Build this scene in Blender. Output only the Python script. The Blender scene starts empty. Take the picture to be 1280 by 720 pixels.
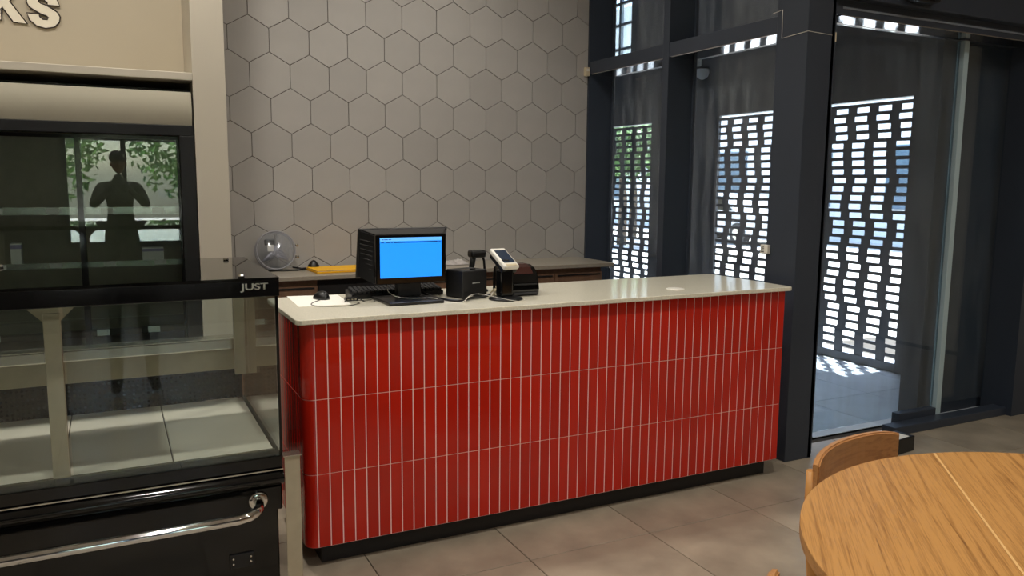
import bpy, bmesh, math, random
from mathutils import Vector, Matrix
random.seed(7)
sc = bpy.context.scene
C = sc.collection
PI = math.pi

# ------------------------------------------------------------------ camera
F_PX, YAW, PITCH, ROLL, CAM_H = 997.81, 0.464724, 0.130699, 0.008289, 1.55
cy_, sy_, cp_, sp_ = math.cos(YAW), math.sin(YAW), math.cos(PITCH), math.sin(PITCH)
fw = Vector((sy_*cp_, cy_*cp_, -sp_)); rt = Vector((cy_, -sy_, 0)); up = rt.cross(fw)
r2 = rt*math.cos(ROLL) + up*math.sin(ROLL); u2 = up*math.cos(ROLL) - rt*math.sin(ROLL)
cam = bpy.data.cameras.new('camera'); camo = bpy.data.objects.new('camera', cam); C.objects.link(camo)
m = Matrix.Identity(4)
for i in range(3):
    m[i][0] = r2[i]; m[i][1] = u2[i]; m[i][2] = -fw[i]
m[2][3] = CAM_H
camo.matrix_world = m
cam.sensor_width = 36; cam.lens = F_PX/1280*36; cam.clip_start = 0.03; cam.clip_end = 300
sc.camera = camo

# ------------------------------------------------------------------ world, sun, exposure
w = bpy.data.worlds.new('world'); sc.world = w; w.use_nodes = True
nt = w.node_tree; nt.nodes.clear()
sky = nt.nodes.new('ShaderNodeTexSky'); sky.sky_type = 'NISHITA'; sky.sun_disc = False
sky.sun_elevation = math.radians(66); sky.sun_rotation = math.radians(40); sky.air_density = 1.2; sky.dust_density = 1.5
bg = nt.nodes.new('ShaderNodeBackground'); bg.inputs[1].default_value = 0.95
wo = nt.nodes.new('ShaderNodeOutputWorld')
nt.links.new(sky.outputs[0], bg.inputs[0]); nt.links.new(bg.outputs[0], wo.inputs[0])
sun = bpy.data.lights.new('sun_offscreen', 'SUN'); sun.energy = 36.0; sun.angle = math.radians(0.6); sun.color = (1, .96, .9)
suno = bpy.data.objects.new('sun_offscreen', sun); C.objects.link(suno)
suno.rotation_euler = Vector((-.53, -.65, -2.2)).to_track_quat('-Z', 'Y').to_euler()
suno.location = (9, 9, 12)
vs = sc.view_settings
vs.view_transform = 'Standard'; vs.look = 'None'; vs.exposure = 0.0; vs.gamma = 1.0; vs.use_curve_mapping = False
sc.cycles.use_denoising = True
sc.cycles.max_bounces = 10; sc.cycles.transparent_max_bounces = 24; sc.cycles.glossy_bounces = 6
sc.cycles.caustics_reflective = False; sc.cycles.caustics_refractive = False
sc.cycles.sample_clamp_indirect = 6.0
LAMP_W = 21.0

# ------------------------------------------------------------------ materials
def lin(c):
    return tuple((v/255/12.92 if v/255 <= .04045 else ((v/255+.055)/1.055)**2.4) for v in c) + (1,)
MATS = {}
def mat(name, rgb, rough=.5, metal=0., var=.0, scale=8., bump=0., bscale=60., spec=.5, coat=0., rand=0., emit=0., stretch=None, alpha=None):
    if name in MATS: return MATS[name]
    M = bpy.data.materials.new(name); M.use_nodes = True; MATS[name] = M
    n = M.node_tree.nodes; L = M.node_tree.links; b = n['Principled BSDF']
    col = lin(rgb)
    b.inputs['Base Color'].default_value = col; b.inputs['Roughness'].default_value = rough
    b.inputs['Metallic'].default_value = metal; b.inputs['Specular IOR Level'].default_value = spec
    b.inputs['Coat Weight'].default_value = coat
    if emit:
        b.inputs['Emission Color'].default_value = col; b.inputs['Emission Strength'].default_value = emit
    tc = n.new('ShaderNodeTexCoord'); mp = n.new('ShaderNodeMapping'); L.new(tc.outputs['Object'], mp.inputs[0])
    if stretch: mp.inputs['Scale'].default_value = stretch
    src = None
    if var:
        nz = n.new('ShaderNodeTexNoise'); nz.inputs['Scale'].default_value = scale; nz.inputs['Detail'].default_value = 6
        L.new(mp.outputs[0], nz.inputs[0])
        hs = n.new('ShaderNodeHueSaturation'); hs.inputs['Color'].default_value = col
        mr = n.new('ShaderNodeMapRange'); mr.inputs[1].default_value = .3; mr.inputs[2].default_value = .7
        mr.inputs[3].default_value = 1-var; mr.inputs[4].default_value = 1+var
        L.new(nz.outputs[0], mr.inputs[0]); L.new(mr.outputs[0], hs.inputs['Value']); src = hs.outputs[0]
    if rand:
        oi = n.new('ShaderNodeObjectInfo'); h2 = n.new('ShaderNodeHueSaturation')
        mr2 = n.new('ShaderNodeMapRange'); mr2.inputs[3].default_value = 1-rand; mr2.inputs[4].default_value = 1+rand
        L.new(oi.outputs['Random'], mr2.inputs[0]); L.new(mr2.outputs[0], h2.inputs['Value'])
        h2.inputs['Color'].default_value = col
        if src: L.new(src, h2.inputs['Color'])
        src = h2.outputs[0]
    if src: L.new(src, b.inputs['Base Color'])
    if bump:
        nb = n.new('ShaderNodeTexNoise'); nb.inputs['Scale'].default_value = bscale; nb.inputs['Detail'].default_value = 4
        L.new(mp.outputs[0], nb.inputs[0])
        bp = n.new('ShaderNodeBump'); bp.inputs['Strength'].default_value = bump; bp.inputs['Distance'].default_value = .01
        L.new(nb.outputs[0], bp.inputs['Height']); L.new(bp.outputs[0], b.inputs['Normal'])
    return M
def glass(name, tint=(.93, .96, .96), refl=1.0, ior=1.5, dirt=0., rough=0.0):
    """thin pane: transparent with a fresnel reflection and a little dust film"""
    M = bpy.data.materials.new(name); M.use_nodes = True; MATS[name] = M
    n = M.node_tree.nodes; L = M.node_tree.links; n.clear()
    o = n.new('ShaderNodeOutputMaterial'); t = n.new('ShaderNodeBsdfTransparent'); t.inputs[0].default_value = tint+(1,)
    g = n.new('ShaderNodeBsdfGlossy'); g.inputs['Roughness'].default_value = rough; g.inputs[0].default_value = (refl, refl, refl, 1)
    fr = n.new('ShaderNodeFresnel'); fr.inputs[0].default_value = ior
    # the same reflection from either face of the pane
    ge = n.new('ShaderNodeNewGeometry'); mi = n.new('ShaderNodeMix'); mi.data_type = 'FLOAT'
    L.new(ge.outputs['Backfacing'], mi.inputs[0]); mi.inputs[2].default_value = ior; mi.inputs[3].default_value = 1/ior
    L.new(mi.outputs[0], fr.inputs[0])
    mx = n.new('ShaderNodeMixShader'); L.new(fr.outputs[0], mx.inputs[0]); L.new(t.outputs[0], mx.inputs[1]); L.new(g.outputs[0], mx.inputs[2])
    last = mx
    if dirt:
        d0 = n.new('ShaderNodeBsdfDiffuse'); d0.inputs[0].default_value = (.7, .72, .74, 1)
        d1 = n.new('ShaderNodeBsdfTranslucent'); d1.inputs[0].default_value = (.7, .72, .74, 1)
        d = n.new('ShaderNodeMixShader'); L.new(d0.outputs[0], d.inputs[1]); L.new(d1.outputs[0], d.inputs[2])
        tc = n.new('ShaderNodeTexCoord'); mp = n.new('ShaderNodeMapping'); mp.inputs['Scale'].default_value = (3, 3, .5)
        L.new(tc.outputs['Object'], mp.inputs[0])
        nz = n.new('ShaderNodeTexNoise'); nz.inputs['Scale'].default_value = 5; nz.inputs['Detail'].default_value = 8; L.new(mp.outputs[0], nz.inputs[0])
        mr = n.new('ShaderNodeMapRange'); mr.inputs[1].default_value = .4; mr.inputs[2].default_value = .8; mr.inputs[3].default_value = dirt*.35; mr.inputs[4].default_value = dirt*1.6
        L.new(nz.outputs[0], mr.inputs[0])
        m2 = n.new('ShaderNodeMixShader'); L.new(mr.outputs[0], m2.inputs[0]); L.new(mx.outputs[0], m2.inputs[1]); L.new(d.outputs[0], m2.inputs[2]); last = m2
    L.new(last.outputs[0], o.inputs[0])
    return M

M_HEX = mat('hex_tile_grey', (172, 168, 163), .42, var=.06, scale=3, rand=.05, bump=.05, bscale=20)
M_HEXG = mat('hex_grout', (84, 78, 70), .9)
M_BEIGE = mat('beige_paint', (178, 167, 146), .7, var=.03, scale=2)
M_CREAM = mat('cream_pilaster', (188, 180, 164), .65, var=.03, scale=2)
M_RED = mat('red_glazed_tile', (190, 36, 20), .07, var=.05, scale=3, rand=.10, spec=.5)
M_REDG = mat('pale_grout', (255, 222, 212), .85)
M_STONE = mat('speckled_quartz', (226, 221, 202), .08, var=.10, scale=160)
M_BSTONE = mat('grey_back_worktop', (150, 142, 128), .3, var=.06, scale=60)
M_KICK = mat('black_kick', (22, 20, 20), .5)
M_FLOOR = mat('floor_tile_taupe', (154, 143, 126), .36, var=.27, scale=3.6, rand=.06, bump=.10, bscale=18)
M_FGROUT = mat('floor_grout', (70, 62, 54), .95)
M_PFLOOR = mat('passage_tile_grey', (204, 208, 212), .45, var=.10, scale=5, rand=.04)
M_FRAME = mat('charcoal_blue_frame', (50, 57, 69), .38, var=.04, scale=3, spec=.5)
M_FRAMED = M_FRAME
M_SOFFIT = mat('polished_head', (215, 215, 222), .07, metal=1.)
M_DARKWALL = mat('dark_outer_wall', (60, 66, 76), .55, var=.08, scale=2)
M_WHITEW = mat('white_paint', (226, 222, 214), .8)
M_ROOMW = mat('room_wall_paint', (196, 188, 174), .8, var=.03, scale=2)
M_CEIL = mat('ceiling_paint', (214, 210, 202), .85)
M_BLACK = mat('black_plastic', (16, 16, 18), .35, bump=.03, bscale=300)
M_BLACKG = mat('black_gloss', (8, 8, 9), .09, spec=.5)
M_BLACKM = mat('black_matt', (20, 20, 22), .6)
M_DKGREY = mat('dark_grey_plastic', (42, 42, 46), .45)
M_STEEL = mat('brushed_steel', (206, 202, 192), .25, metal=1., var=.05, scale=30, stretch=(1, 20, 20))
M_STEELD = mat('dull_steel', (186, 176, 154), .42, metal=.45, var=.06, scale=20)
M_CHROME = mat('chrome', (225, 225, 225), .06, metal=1.)
M_TRAY = mat('white_tray', (222, 216, 200), .35, var=.04, scale=6)
M_WHITE = mat('white_plastic', (226, 222, 212), .35)
M_PAPER = mat('white_paper', (240, 238, 230), .8)
M_CREAMP = mat('cream_plastic', (205, 190, 160), .5)
M_OAK = None
M_YEL = mat('yellow_folder', (236, 176, 10), .5)
M_WOODBR = mat('brown_laminate', (136, 104, 80), .5, var=.18, scale=5, stretch=(6, 6, .7))
M_SHUT = mat('shutter_steel', (88, 94, 104), .5, metal=.2)
M_CONC = mat('street_concrete', (190, 186, 178), .9, var=.1, scale=1.5)
M_FACADE = mat('facade_white', (232, 230, 226), .9, var=.05, scale=1)
M_LEAF = mat('leaf_green', (84, 118, 56), .6, var=.3, scale=3)
M_BARK = mat('bark', (92, 76, 60), .9, var=.2, scale=10)
G_WIN = glass('window_glass', (.80, .86, .90), dirt=.12)
G_DOOR = glass('door_glass', (.80, .87, .92), dirt=.06)
G_CASE = glass('case_glass', (.93, .96, .95))
G_CASETOP = glass('case_top_glass', (.16, .17, .17), ior=1.6)
G_FRIDGE = glass('fridge_glass', (.80, .85, .84), ior=1.75)
G_CLEAR = glass('clear_vinyl', (.86, .88, .92), rough=.12, dirt=.25)

def wood(name, a, b_, scale, axis, angle=0., rough=.35):
    M = bpy.data.materials.new(name); M.use_nodes = True; MATS[name] = M
    n = M.node_tree.nodes; L = M.node_tree.links; b = n['Principled BSDF']; b.inputs['Roughness'].default_value = rough
    tc = n.new('ShaderNodeTexCoord'); mp = n.new('ShaderNodeMapping'); L.new(tc.outputs['Object'], mp.inputs[0])
    mp0 = mp
    if angle:
        mp.inputs['Rotation'].default_value = (0, 0, angle)
        mp = n.new('ShaderNodeMapping'); L.new(mp0.outputs[0], mp.inputs[0])
    s = [scale, scale, scale]; s[axis] = scale*.03; mp.inputs['Scale'].default_value = s
    nz = n.new('ShaderNodeTexNoise'); nz.inputs['Scale'].default_value = 1; nz.inputs['Detail'].default_value = 9; nz.inputs['Roughness'].default_value = .65
    nz.inputs['Distortion'].default_value = .6
    L.new(mp.outputs[0], nz.inputs[0])
    wv = n.new('ShaderNodeTexNoise'); wv.inputs['Scale'].default_value = 5.; wv.inputs['Detail'].default_value = 3; L.new(mp.outputs[0], wv.inputs[0])
    ad = n.new('ShaderNodeMath'); ad.operation = 'MULTIPLY_ADD'; L.new(wv.outputs[0], ad.inputs[0]); ad.inputs[1].default_value = .55; L.new(nz.outputs[0], ad.inputs[2])
    cr = n.new('ShaderNodeValToRGB'); cr.color_ramp.elements[0].position = .52; cr.color_ramp.elements[1].position = .82
    cr.color_ramp.elements[0].color = lin(b_); cr.color_ramp.elements[1].color = lin(a)
    L.new(ad.outputs[0], cr.inputs[0]); L.new(cr.outputs[0], b.inputs['Base Color'])
    bp = n.new('ShaderNodeBump'); bp.inputs['Strength'].default_value = .12; bp.inputs['Distance'].default_value = .004
    L.new(ad.outputs[0], bp.inputs['Height']); L.new(bp.outputs[0], b.inputs['Normal'])
    return M
SEAM_A = math.atan2(.568, .513)
M_OAKT = wood('oak_tabletop', (196, 144, 82), (138, 92, 46), 60, 0, -SEAM_A, .36)
M_OAK = wood('oak_frame', (200, 144, 80), (164, 108, 54), 26, 2, 0, .33)
M_OAKB = wood('oak_backrest', (188, 134, 82), (154, 102, 58), 26, 0, 0, .33)

# ------------------------------------------------------------------ mesh helpers
class MB:
    def __init__(s): s.bm = bmesh.new()
    def box(s, x0, x1, y0, y1, z0, z1, bev=0., seg=2):
        r = bmesh.ops.create_cube(s.bm, size=1)
        vs_ = r['verts']
        for v in vs_:
            v.co = Vector(((x0+x1)/2 + v.co.x*(x1-x0), (y0+y1)/2 + v.co.y*(y1-y0), (z0+z1)/2 + v.co.z*(z1-z0)))
        if bev:
            es = list({e for v in vs_ for e in v.link_edges})
            bmesh.ops.bevel(s.bm, geom=es, offset=bev, segments=seg, affect='EDGES', profile=.5)
        return s
    def prism(s, pts, z0, z1, ax=2, bev=0., seg=2, bevall=False):
        """polygon extruded: ax=2 pts are (x,y) extruded along z; ax=1 pts (x,z) along y; ax=0 pts (y,z) along x"""
        def P(a, b, h):
            return (a, b, h) if ax == 2 else ((a, h, b) if ax == 1 else (h, a, b))
        A = [s.bm.verts.new(P(a, b, z0)) for a, b in pts]; B = [s.bm.verts.new(P(a, b, z1)) for a, b in pts]
        n = len(pts); fs = [s.bm.faces.new(A), s.bm.faces.new(B[::-1])]
        for i in range(n):
            fs.append(s.bm.faces.new((A[i], B[i], B[(i+1) % n], A[(i+1) % n])))
        bmesh.ops.recalc_face_normals(s.bm, faces=fs)
        if bev:
            es = set()
            for f in fs[:2]: es |= set(f.edges)
            if bevall:
                for f in fs: es |= set(f.edges)
            bmesh.ops.bevel(s.bm, geom=list(es), offset=bev, segments=seg, affect='EDGES', profile=.5)
        return s
    def hexa(s, P8):
        """8 corners: bottom loop 4, top loop 4"""
        V = [s.bm.verts.new(p) for p in P8]
        fs = [s.bm.faces.new([V[i] for i in q]) for q in ((0, 1, 2, 3), (7, 6, 5, 4), (0, 4, 5, 1), (1, 5, 6, 2), (2, 6, 7, 3), (3, 7, 4, 0))]
        bmesh.ops.recalc_face_normals(s.bm, faces=fs)
        return s
    def tube(s, pts, rad, n=10, cap=True):
        pts = [Vector(p) for p in pts]; k = len(pts)
        if not isinstance(rad, (list, tuple)): rad = [rad]*k
        T = []
        for i in range(k):
            t = (pts[min(i+1, k-1)] - pts[max(i-1, 0)])
            T.append(t.normalized() if t.length > 1e-9 else Vector((0, 0, 1)))
        a = Vector((0, 0, 1)) if abs(T[0].z) < .9 else Vector((1, 0, 0))
        N = (a - T[0]*a.dot(T[0])).normalized(); rings = []
        for i in range(k):
            N = (N - T[i]*N.dot(T[i])).normalized(); B = T[i].cross(N)
            rings.append([s.bm.verts.new(pts[i] + (N*math.cos(2*PI*j/n) + B*math.sin(2*PI*j/n))*rad[i]) for j in range(n)])
        for i in range(k-1):
            for j in range(n):
                f = s.bm.faces.new((rings[i][j], rings[i][(j+1) % n], rings[i+1][(j+1) % n], rings[i+1][j])); f.smooth = True
        if cap:
            s.bm.faces.new(rings[0][::-1]); s.bm.faces.new(rings[-1])
        return s
    def cyl(s, c, r, h, n=24, axis=2, r2=None):
        c = Vector(c); d = Vector((1 if axis == 0 else 0, 1 if axis == 1 else 0, 1 if axis == 2 else 0))
        s.tube([c, c+d*h], [r, r if r2 is None else r2], n); return s
    def lathe(s, prof, c=(0, 0, 0), n=24, axis=2):
        c = Vector(c); R_ = []
        for r, h in prof:
            ring = []
            for j in range(n):
                a = 2*PI*j/n; x, y = r*math.cos(a), r*math.sin(a)
                p = (x, y, h) if axis == 2 else ((x, h, y) if axis == 1 else (h, x, y))
                ring.append(s.bm.verts.new(c + Vector(p)))
            R_.append(ring)
        fs = []
        for i in range(len(R_)-1):
            for j in range(n):
                f = s.bm.faces.new((R_[i][j], R_[i][(j+1) % n], R_[i+1][(j+1) % n], R_[i+1][j])); f.smooth = True; fs.append(f)
        fs.append(s.bm.faces.new(R_[0])); fs.append(s.bm.faces.new(R_[-1]))
        bmesh.ops.recalc_face_normals(s.bm, faces=fs)
        return s
    def xf(s, M):
        bmesh.ops.transform(s.bm, matrix=M, verts=s.bm.verts); return s
    def mesh(s, name, m_):
        me = bpy.data.meshes.new(name); s.bm.to_mesh(me); s.bm.free(); me.materials.append(m_); return me
    def build(s, name, m_, parent=None, world=True, smooth=False):
        """world=True: the points were given in world space and are moved into the parent's space"""
        if parent is not None and world:
            M = parent.matrix_basis.copy(); q = parent.parent
            while q is not None: M = q.matrix_basis @ M; q = q.parent
            s.xf(M.inverted())
        me = s.mesh(name, m_)
        if smooth:
            for p_ in me.polygons: p_.use_smooth = True
            if smooth == 'auto': me.set_sharp_from_angle(angle=.6)
        o = bpy.data.objects.new(name, me); C.objects.link(o)
        if parent is not None: o.parent = parent
        return o
def box(*a, **k): return MB().box(*a, **k)
def thing(name, label, cat, loc=(0, 0, 0), rz=0., group=None):
    o = bpy.data.objects.new(name, None); C.objects.link(o); o.location = loc; o.rotation_euler = (0, 0, rz); o.empty_display_size = .05
    return tag(o, label, cat, group)
def tag(o, label, cat, group=None):
    o['label'] = label; o['category'] = cat
    if group: o['group'] = group
    return o
def struct(o, label=None):
    o['kind'] = 'structure'
    if label: o['label'] = label
    return o
def sempty(name, loc=(0, 0, 0), label=None):
    o = bpy.data.objects.new(name, None); C.objects.link(o); o.location = loc; o.empty_display_size = .05
    return struct(o, label)
def inst(name, me, parent, loc, rot=(0, 0, 0), scale=None):
    o = bpy.data.objects.new(name, me); C.objects.link(o); o.parent = parent; o.location = loc; o.rotation_euler = rot
    if scale: o.scale = scale
    return o
def text_mesh(txt, m_, size, depth, xs=1., bold=0., spacing=1.):
    cu = bpy.data.curves.new('lettering', 'FONT'); cu.body = txt; cu.size = size; cu.extrude = depth; cu.offset = bold; cu.space_character = spacing
    o = bpy.data.objects.new('lettering_source', cu); C.objects.link(o)
    me = bpy.data.meshes.new_from_object(o.evaluated_get(bpy.context.evaluated_depsgraph_get()))
    bpy.data.objects.remove(o); bpy.data.curves.remove(cu)
    me.transform(Matrix.Diagonal((xs, 1, 1, 1))); me.materials.clear(); me.materials.append(m_)
    return me
def fill_mesh(loops, m_, depth, off=0.):
    """flat letter from closed outlines, extruded by depth, grown by off"""
    cu = bpy.data.curves.new('letter', 'CURVE'); cu.dimensions = '2D'; cu.fill_mode = 'BOTH'; cu.extrude = depth; cu.offset = off
    for L_ in loops:
        sp = cu.splines.new('POLY'); sp.points.add(len(L_)-1); sp.use_cyclic_u = True
        for p_, (a, b) in zip(sp.points, L_): p_.co = (a, b, 0, 1)
    o = bpy.data.objects.new('letter_source', cu); C.objects.link(o)
    me = bpy.data.meshes.new_from_object(o.evaluated_get(bpy.context.evaluated_depsgraph_get()))
    bpy.data.objects.remove(o); bpy.data.curves.remove(cu)
    me.materials.clear(); me.materials.append(m_)
    return me

# ================================================================== THE SETTING
YW, XR, CEIL = 5.372, 3.325, 3.75
YD = 3.20          # inner face of the door front
XS = 5.82          # shutter plane
# ---- floor with its tiles
fl = struct(box(-3.6, 7.1, -4.1, 5.6, -.12, -.004).build('floor', M_FGROUT))
TP = .605
tme = box(-TP/2+.0022, TP/2-.0022, -TP/2+.0022, TP/2-.0022, -.01, 0, bev=.0012, seg=1).mesh('floor_tile', M_FLOOR)
for i in range(-9, 9):
    for j in range(-11, 2):
        x = 1.482 + TP*(i+.5); y = 2.765 + TP*(j+.5)
        if x > 6.9: continue
        if y > 3.2 and x > 3.0: continue
        inst('floor_tile', tme, fl, (x, y, 0))
# ---- hexagon wall
wb = struct(box(.5, XR+.06, YW, YW+.2, 0, CEIL).build('wall_back', M_HEXG), 'wall clad in large grey hexagonal tiles')
HW = .2524; HS = HW/math.sqrt(3); HX, HZ = .8245, 2.5817
hb = MB(); g = .0017
hb.prism([((HS-g*1.15)*math.sin(k*PI/3), (HS-g*1.15)*math.cos(k*PI/3)) for k in range(6)], -.009, .006, ax=1, bev=.0015, seg=1)
hme = hb.mesh('hex_tile', M_HEX)
def hex_clip(cx, cz, x0, x1):
    pts = [(cx+(HS-g*1.15)*math.sin(k*PI/3), cz+(HS-g*1.15)*math.cos(k*PI/3)) for k in range(6)]
    for lim, sgn in ((x0, 1), (x1, -1)):
        out = []
        for a, b in zip(pts, pts[1:]+pts[:1]):
            ia, ib = sgn*(a[0]-lim) >= 0, sgn*(b[0]-lim) >= 0
            if ia: out.append(a)
            if ia != ib:
                t = (lim-a[0])/(b[0]-a[0]); out.append((lim, a[1]+t*(b[1]-a[1])))
        pts = out
        if len(pts) < 3: return None
    return pts
for row in range(-5, 9):
    cz = HZ - HS - row*1.5*HS
    for k in range(-2, 11):
        cx = HX + (k + (.5 if row % 2 else 0))*HW
        if cz < .86 or cz > CEIL-.15: continue
        if cx-HW/2 > .59 and cx+HW/2 < XR-.001:
            inst('hex_tile', hme, wb, (cx, YW, cz))
        else:
            pp = hex_clip(cx, cz, .585, XR-.002)
            if pp and max(p[0] for p in pp)-min(p[0] for p in pp) > .012:
                MB().prism(pp, YW-.009, YW+.006, ax=1).build('hex_tile', M_HEX, wb)
# ---- pilaster, sign wall, ledge and alcove around the wall fridge
struct(box(.418, .582, 4.6, YW, 0, CEIL).build('wall_pilaster', M_CREAM), 'cream plastered pilaster beside hexagon tiles')
struct(box(-3.6, .418, YW, YW+.2, 0, 2.07).build('wall_alcove', M_ROOMW))
struct(box(-3.6, .4175, 5.06, YW+.2, 2.1105, CEIL).build('wall_sign', M_BEIGE), 'beige bulkhead wall carrying outlined letters')
struct(box(-3.6, .4175, 4.6, YW+.15, 2.07, 2.11, bev=.003).build('trim_1', M_CREAM), 'cream ledge above the wall fridge')
# ---- room shell behind the camera
struct(box(-3.8, -3.6, -4.3, 5.6, -.1, CEIL).build('wall_left', M_ROOMW))
struct(box(-3.8, 7.3, -4.3, 5.6, CEIL, CEIL+.2).build('ceiling', M_CEIL))
struct(box(7.1, 7.3, -4.3, YD+.2, -.1, CEIL).build('wall_right', M_ROOMW))
wr = MB()
wr.box(-3.6, -.62, -4.3, -4.1, -.1, CEIL); wr.box(1.02, 7.1, -4.3, -4.1, -.1, CEIL); wr.box(-.62, 1.02, -4.3, -4.1, 2.2, CEIL); wr.box(-.62, 1.02, -4.3, -4.1, -.1, .55)
struct(wr.build('wall_rear', mat('charcoal_room_paint', (96, 94, 92), .8)))
w9 = sempty('window_9', (.2, -4.2, .55), 'shopfront glazing behind the camera')
f9 = MB()
for x in (-.62, .17, .95): f9.box(x, x+.07, -4.25, -4.15, .55, 2.2)
f9.box(-.62, 1.02, -4.25, -4.15, .55, .62); f9.box(-.62, 1.02, -4.25, -4.15, 2.13, 2.2)
f9.build('frame', M_FRAME, w9)
for x in (-.55, .24): box(x, x+.71, -4.205, -4.195, .62, 2.13).build('pane', G_CASE, w9)

# ---- window wall (x = XR), frames deep towards the glass at x = XG
XG = 3.54
wc = struct(box(XR, XR+.2, 3.185, 3.41, 0, CEIL, bev=.004).build('wall_corner', M_FRAMED), 'charcoal corner post between windows and door')
ww = MB()
struct(box(XR, XG+.01, 5.345, YW+.001, 0, CEIL).build('trim_2', M_FRAME), 'charcoal jamb meeting the hexagon tiles')
struct(box(XR, XG+.01, 4.365, 4.43, 0, CEIL, bev=.003).build('trim_3', M_FRAME), 'charcoal mullion between the two windows')
struct(box(XR+.2, XG+.06, 3.34, 3.41, 0, CEIL).build('trim_4', M_FRAME), 'charcoal outer jamb of the corner post')
spans = {1: (4.43, 5.345), 2: (3.41, 4.365)}
for n_, (a, b) in spans.items():
    win = sempty('window_%d' % n_, (XG, (a+b)/2, 0), 'tall dark framed shop window')
    box(XR+.004, XG+.06, a, b, 2.382, 2.47, bev=.002).build('transom_bar', M_FRAMED, win)
    box(XR+.012, XG-.008, a+.002, b-.002, 2.376, 2.3825).build('polished_soffit', M_SOFFIT, win)
    box(XR+.06, XG+.06, a, b, 0, .09).build('bottom_rail', M_FRAME, win)
    box(XG-.012, XG+.012, a, a+.012, .09, 2.382).build('stile', M_FRAME, win)
    box(XG-.012, XG+.012, b-.012, b, .09, 2.382).build('stile', M_FRAME, win)
    box(XG, XG+.008, a+.012, b-.012, .09, 2.376).build('pane', G_WIN, win)
    wt = sempty('window_%d' % (n_+2), (XG, (a+b)/2, 2.47), 'transom light above the shop window')
    box(XR+.004, XG+.06, a, b, CEIL-.12, CEIL).build('head_rail', M_FRAMED, wt)
    box(XG-.012, XG+.012, a, a+.012, 2.47, CEIL-.12).build('stile', M_FRAME, wt)
    box(XG-.012, XG+.012, b-.012, b, 2.47, CEIL-.12).build('stile', M_FRAME, wt)
    box(XG, XG+.008, a+.012, b-.012, 2.47, CEIL-.12).build('pane', G_WIN, wt)

# ---- door front (y = YD)
GD = 3.36
struct(box(XR+.2, 3.50, 3.185, 3.335, 0, CEIL).build('trim_5', M_FRAME), 'charcoal door jamb face beside the corner post')
struct(box(3.50, 3.585, 3.235, 3.40, 0, 2.50).build('trim_6', M_FRAME), 'recessed charcoal door frame')
hd = sempty('trim_7', (4.5, 3.2, 2.465), 'charcoal casing over the sliding glass door')
box(3.50, 5.6, 3.145, 3.42, 2.545, 2.70, bev=.006).build('casing', M_FRAME, hd)
box(3.50, 5.6, YD, 3.42, 2.468, 2.545).build('head_bar', M_FRAMED, hd)
box(3.585, 5.45, YD-.004, YD, 2.497, 2.508).build('painted_highlight', mat('highlight_grey', (120, 126, 134), .35), hd)  # highlight along the head bar, laid in as a paler strip
box(3.585, 5.45, YD+.004, GD-.006, 2.462, 2.468).build('polished_soffit', M_SOFFIT, hd)
box(3.50, 7.1, YD+.02, 3.42, CEIL-.12, CEIL).build('head_rail', M_FRAMED, hd)
wt = sempty('window_5', (4.6, 3.3, 2.7), 'dark glass light above the door casing')
box(3.52, 5.42, 3.30, 3.308, 2.70, CEIL-.12).build('pane', G_DOOR, wt)
struct(box(5.42, 5.6, 3.2, 3.42, 0, CEIL).build('trim_8', M_FRAMED), 'charcoal end jamb of the door front')
struct(box(5.6, 7.1, 3.2, 3.4, -.1, CEIL).build('wall_door', M_DARKWALL))
d1 = sempty('door_1', (4.2, GD, 0), 'sliding glass door leaf')
box(3.59, 4.815, GD, GD+.01, .07, 2.458).build('pane', G_DOOR, d1)
box(4.815, 4.862, GD-.03, GD+.02, .05, 2.455, bev=.003).build('edge_strip', mat('pale_glass_edge', (176, 196, 202), .25), d1)
box(4.46, 4.815, GD-.03, GD+.03, .02, .10, bev=.004).build('bottom_rail', M_FRAMED, d1)
d2 = sempty('door_2', (5.1, GD+.06, 0), 'fixed glass side panel')
box(4.862, 5.42, GD+.05, GD+.06, .09, 2.458).build('pane', G_DOOR, d2)
th = struct(box(4.30, 5.42, 3.235, 3.33, 0, .055, bev=.004).build('trim_9', M_FRAMED), 'dark threshold under the fixed glass')

# ---- covered passage outside, with dark walls and the shutter front
pf = struct(box(XR+.2, 6.2, 3.42, 11.6, -.12, -.004).build('floor_passage', M_FGROUT), 'grey tiled passage floor outside')
pme = box(-TP/2+.002, TP/2-.002, -TP/2+.002, TP/2-.002, -.01, 0, bev=.0012, seg=1).mesh('floor_tile', M_PFLOOR)
for i in range(4):
    for j in range(13):
        inst('floor_tile', pme, pf, (3.83+TP*(i+.5), 3.44+TP*(j+.5), 0))
struct(box(XG+.06, 6.2, 11.4, 11.6, 0, 4.7).build('wall_passage_end', M_DARKWALL))
struct(box(4.80, 6.2, 3.46, 3.6, 0, 4.7).build('wall_passage_near', M_DARKWALL), 'dark wall standing behind the glass door')
struct(box(XG+.06, 6.2, 3.42, 11.6, 4.7, 4.9).build('ceiling_passage', M_DARKWALL))
struct(box(XR+.0, XG-.04, YW+.2, 11.6, 0, 4.7).build('wall_passage_inner', M_DARKWALL))
ws = MB()
ws.box(XS-.03, XS+.05, 3.6, 4.36, 0, 4.7); ws.box(XS-.03, XS+.05, 6.76, 7.84, 0, 4.7)
ws.box(XS-.03, XS+.05, 9.95, 11.4, 0, 4.7)
ws.box(XS-.03, XS+.05, 4.36, 6.76, 2.27, 4.7); ws.box(XS-.03, XS+.05, 7.84, 9.95, 2.27, 3.0)
ws.box(XS-.03, XS+.05, 7.84, 8.36, 3.0, 4.7); ws.box(XS-.03, XS+.05, 9.6, 9.95, 3.0, 4.7); ws.box(XS-.03, XS+.05, 8.36, 9.6, 4.4, 4.7)
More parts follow.
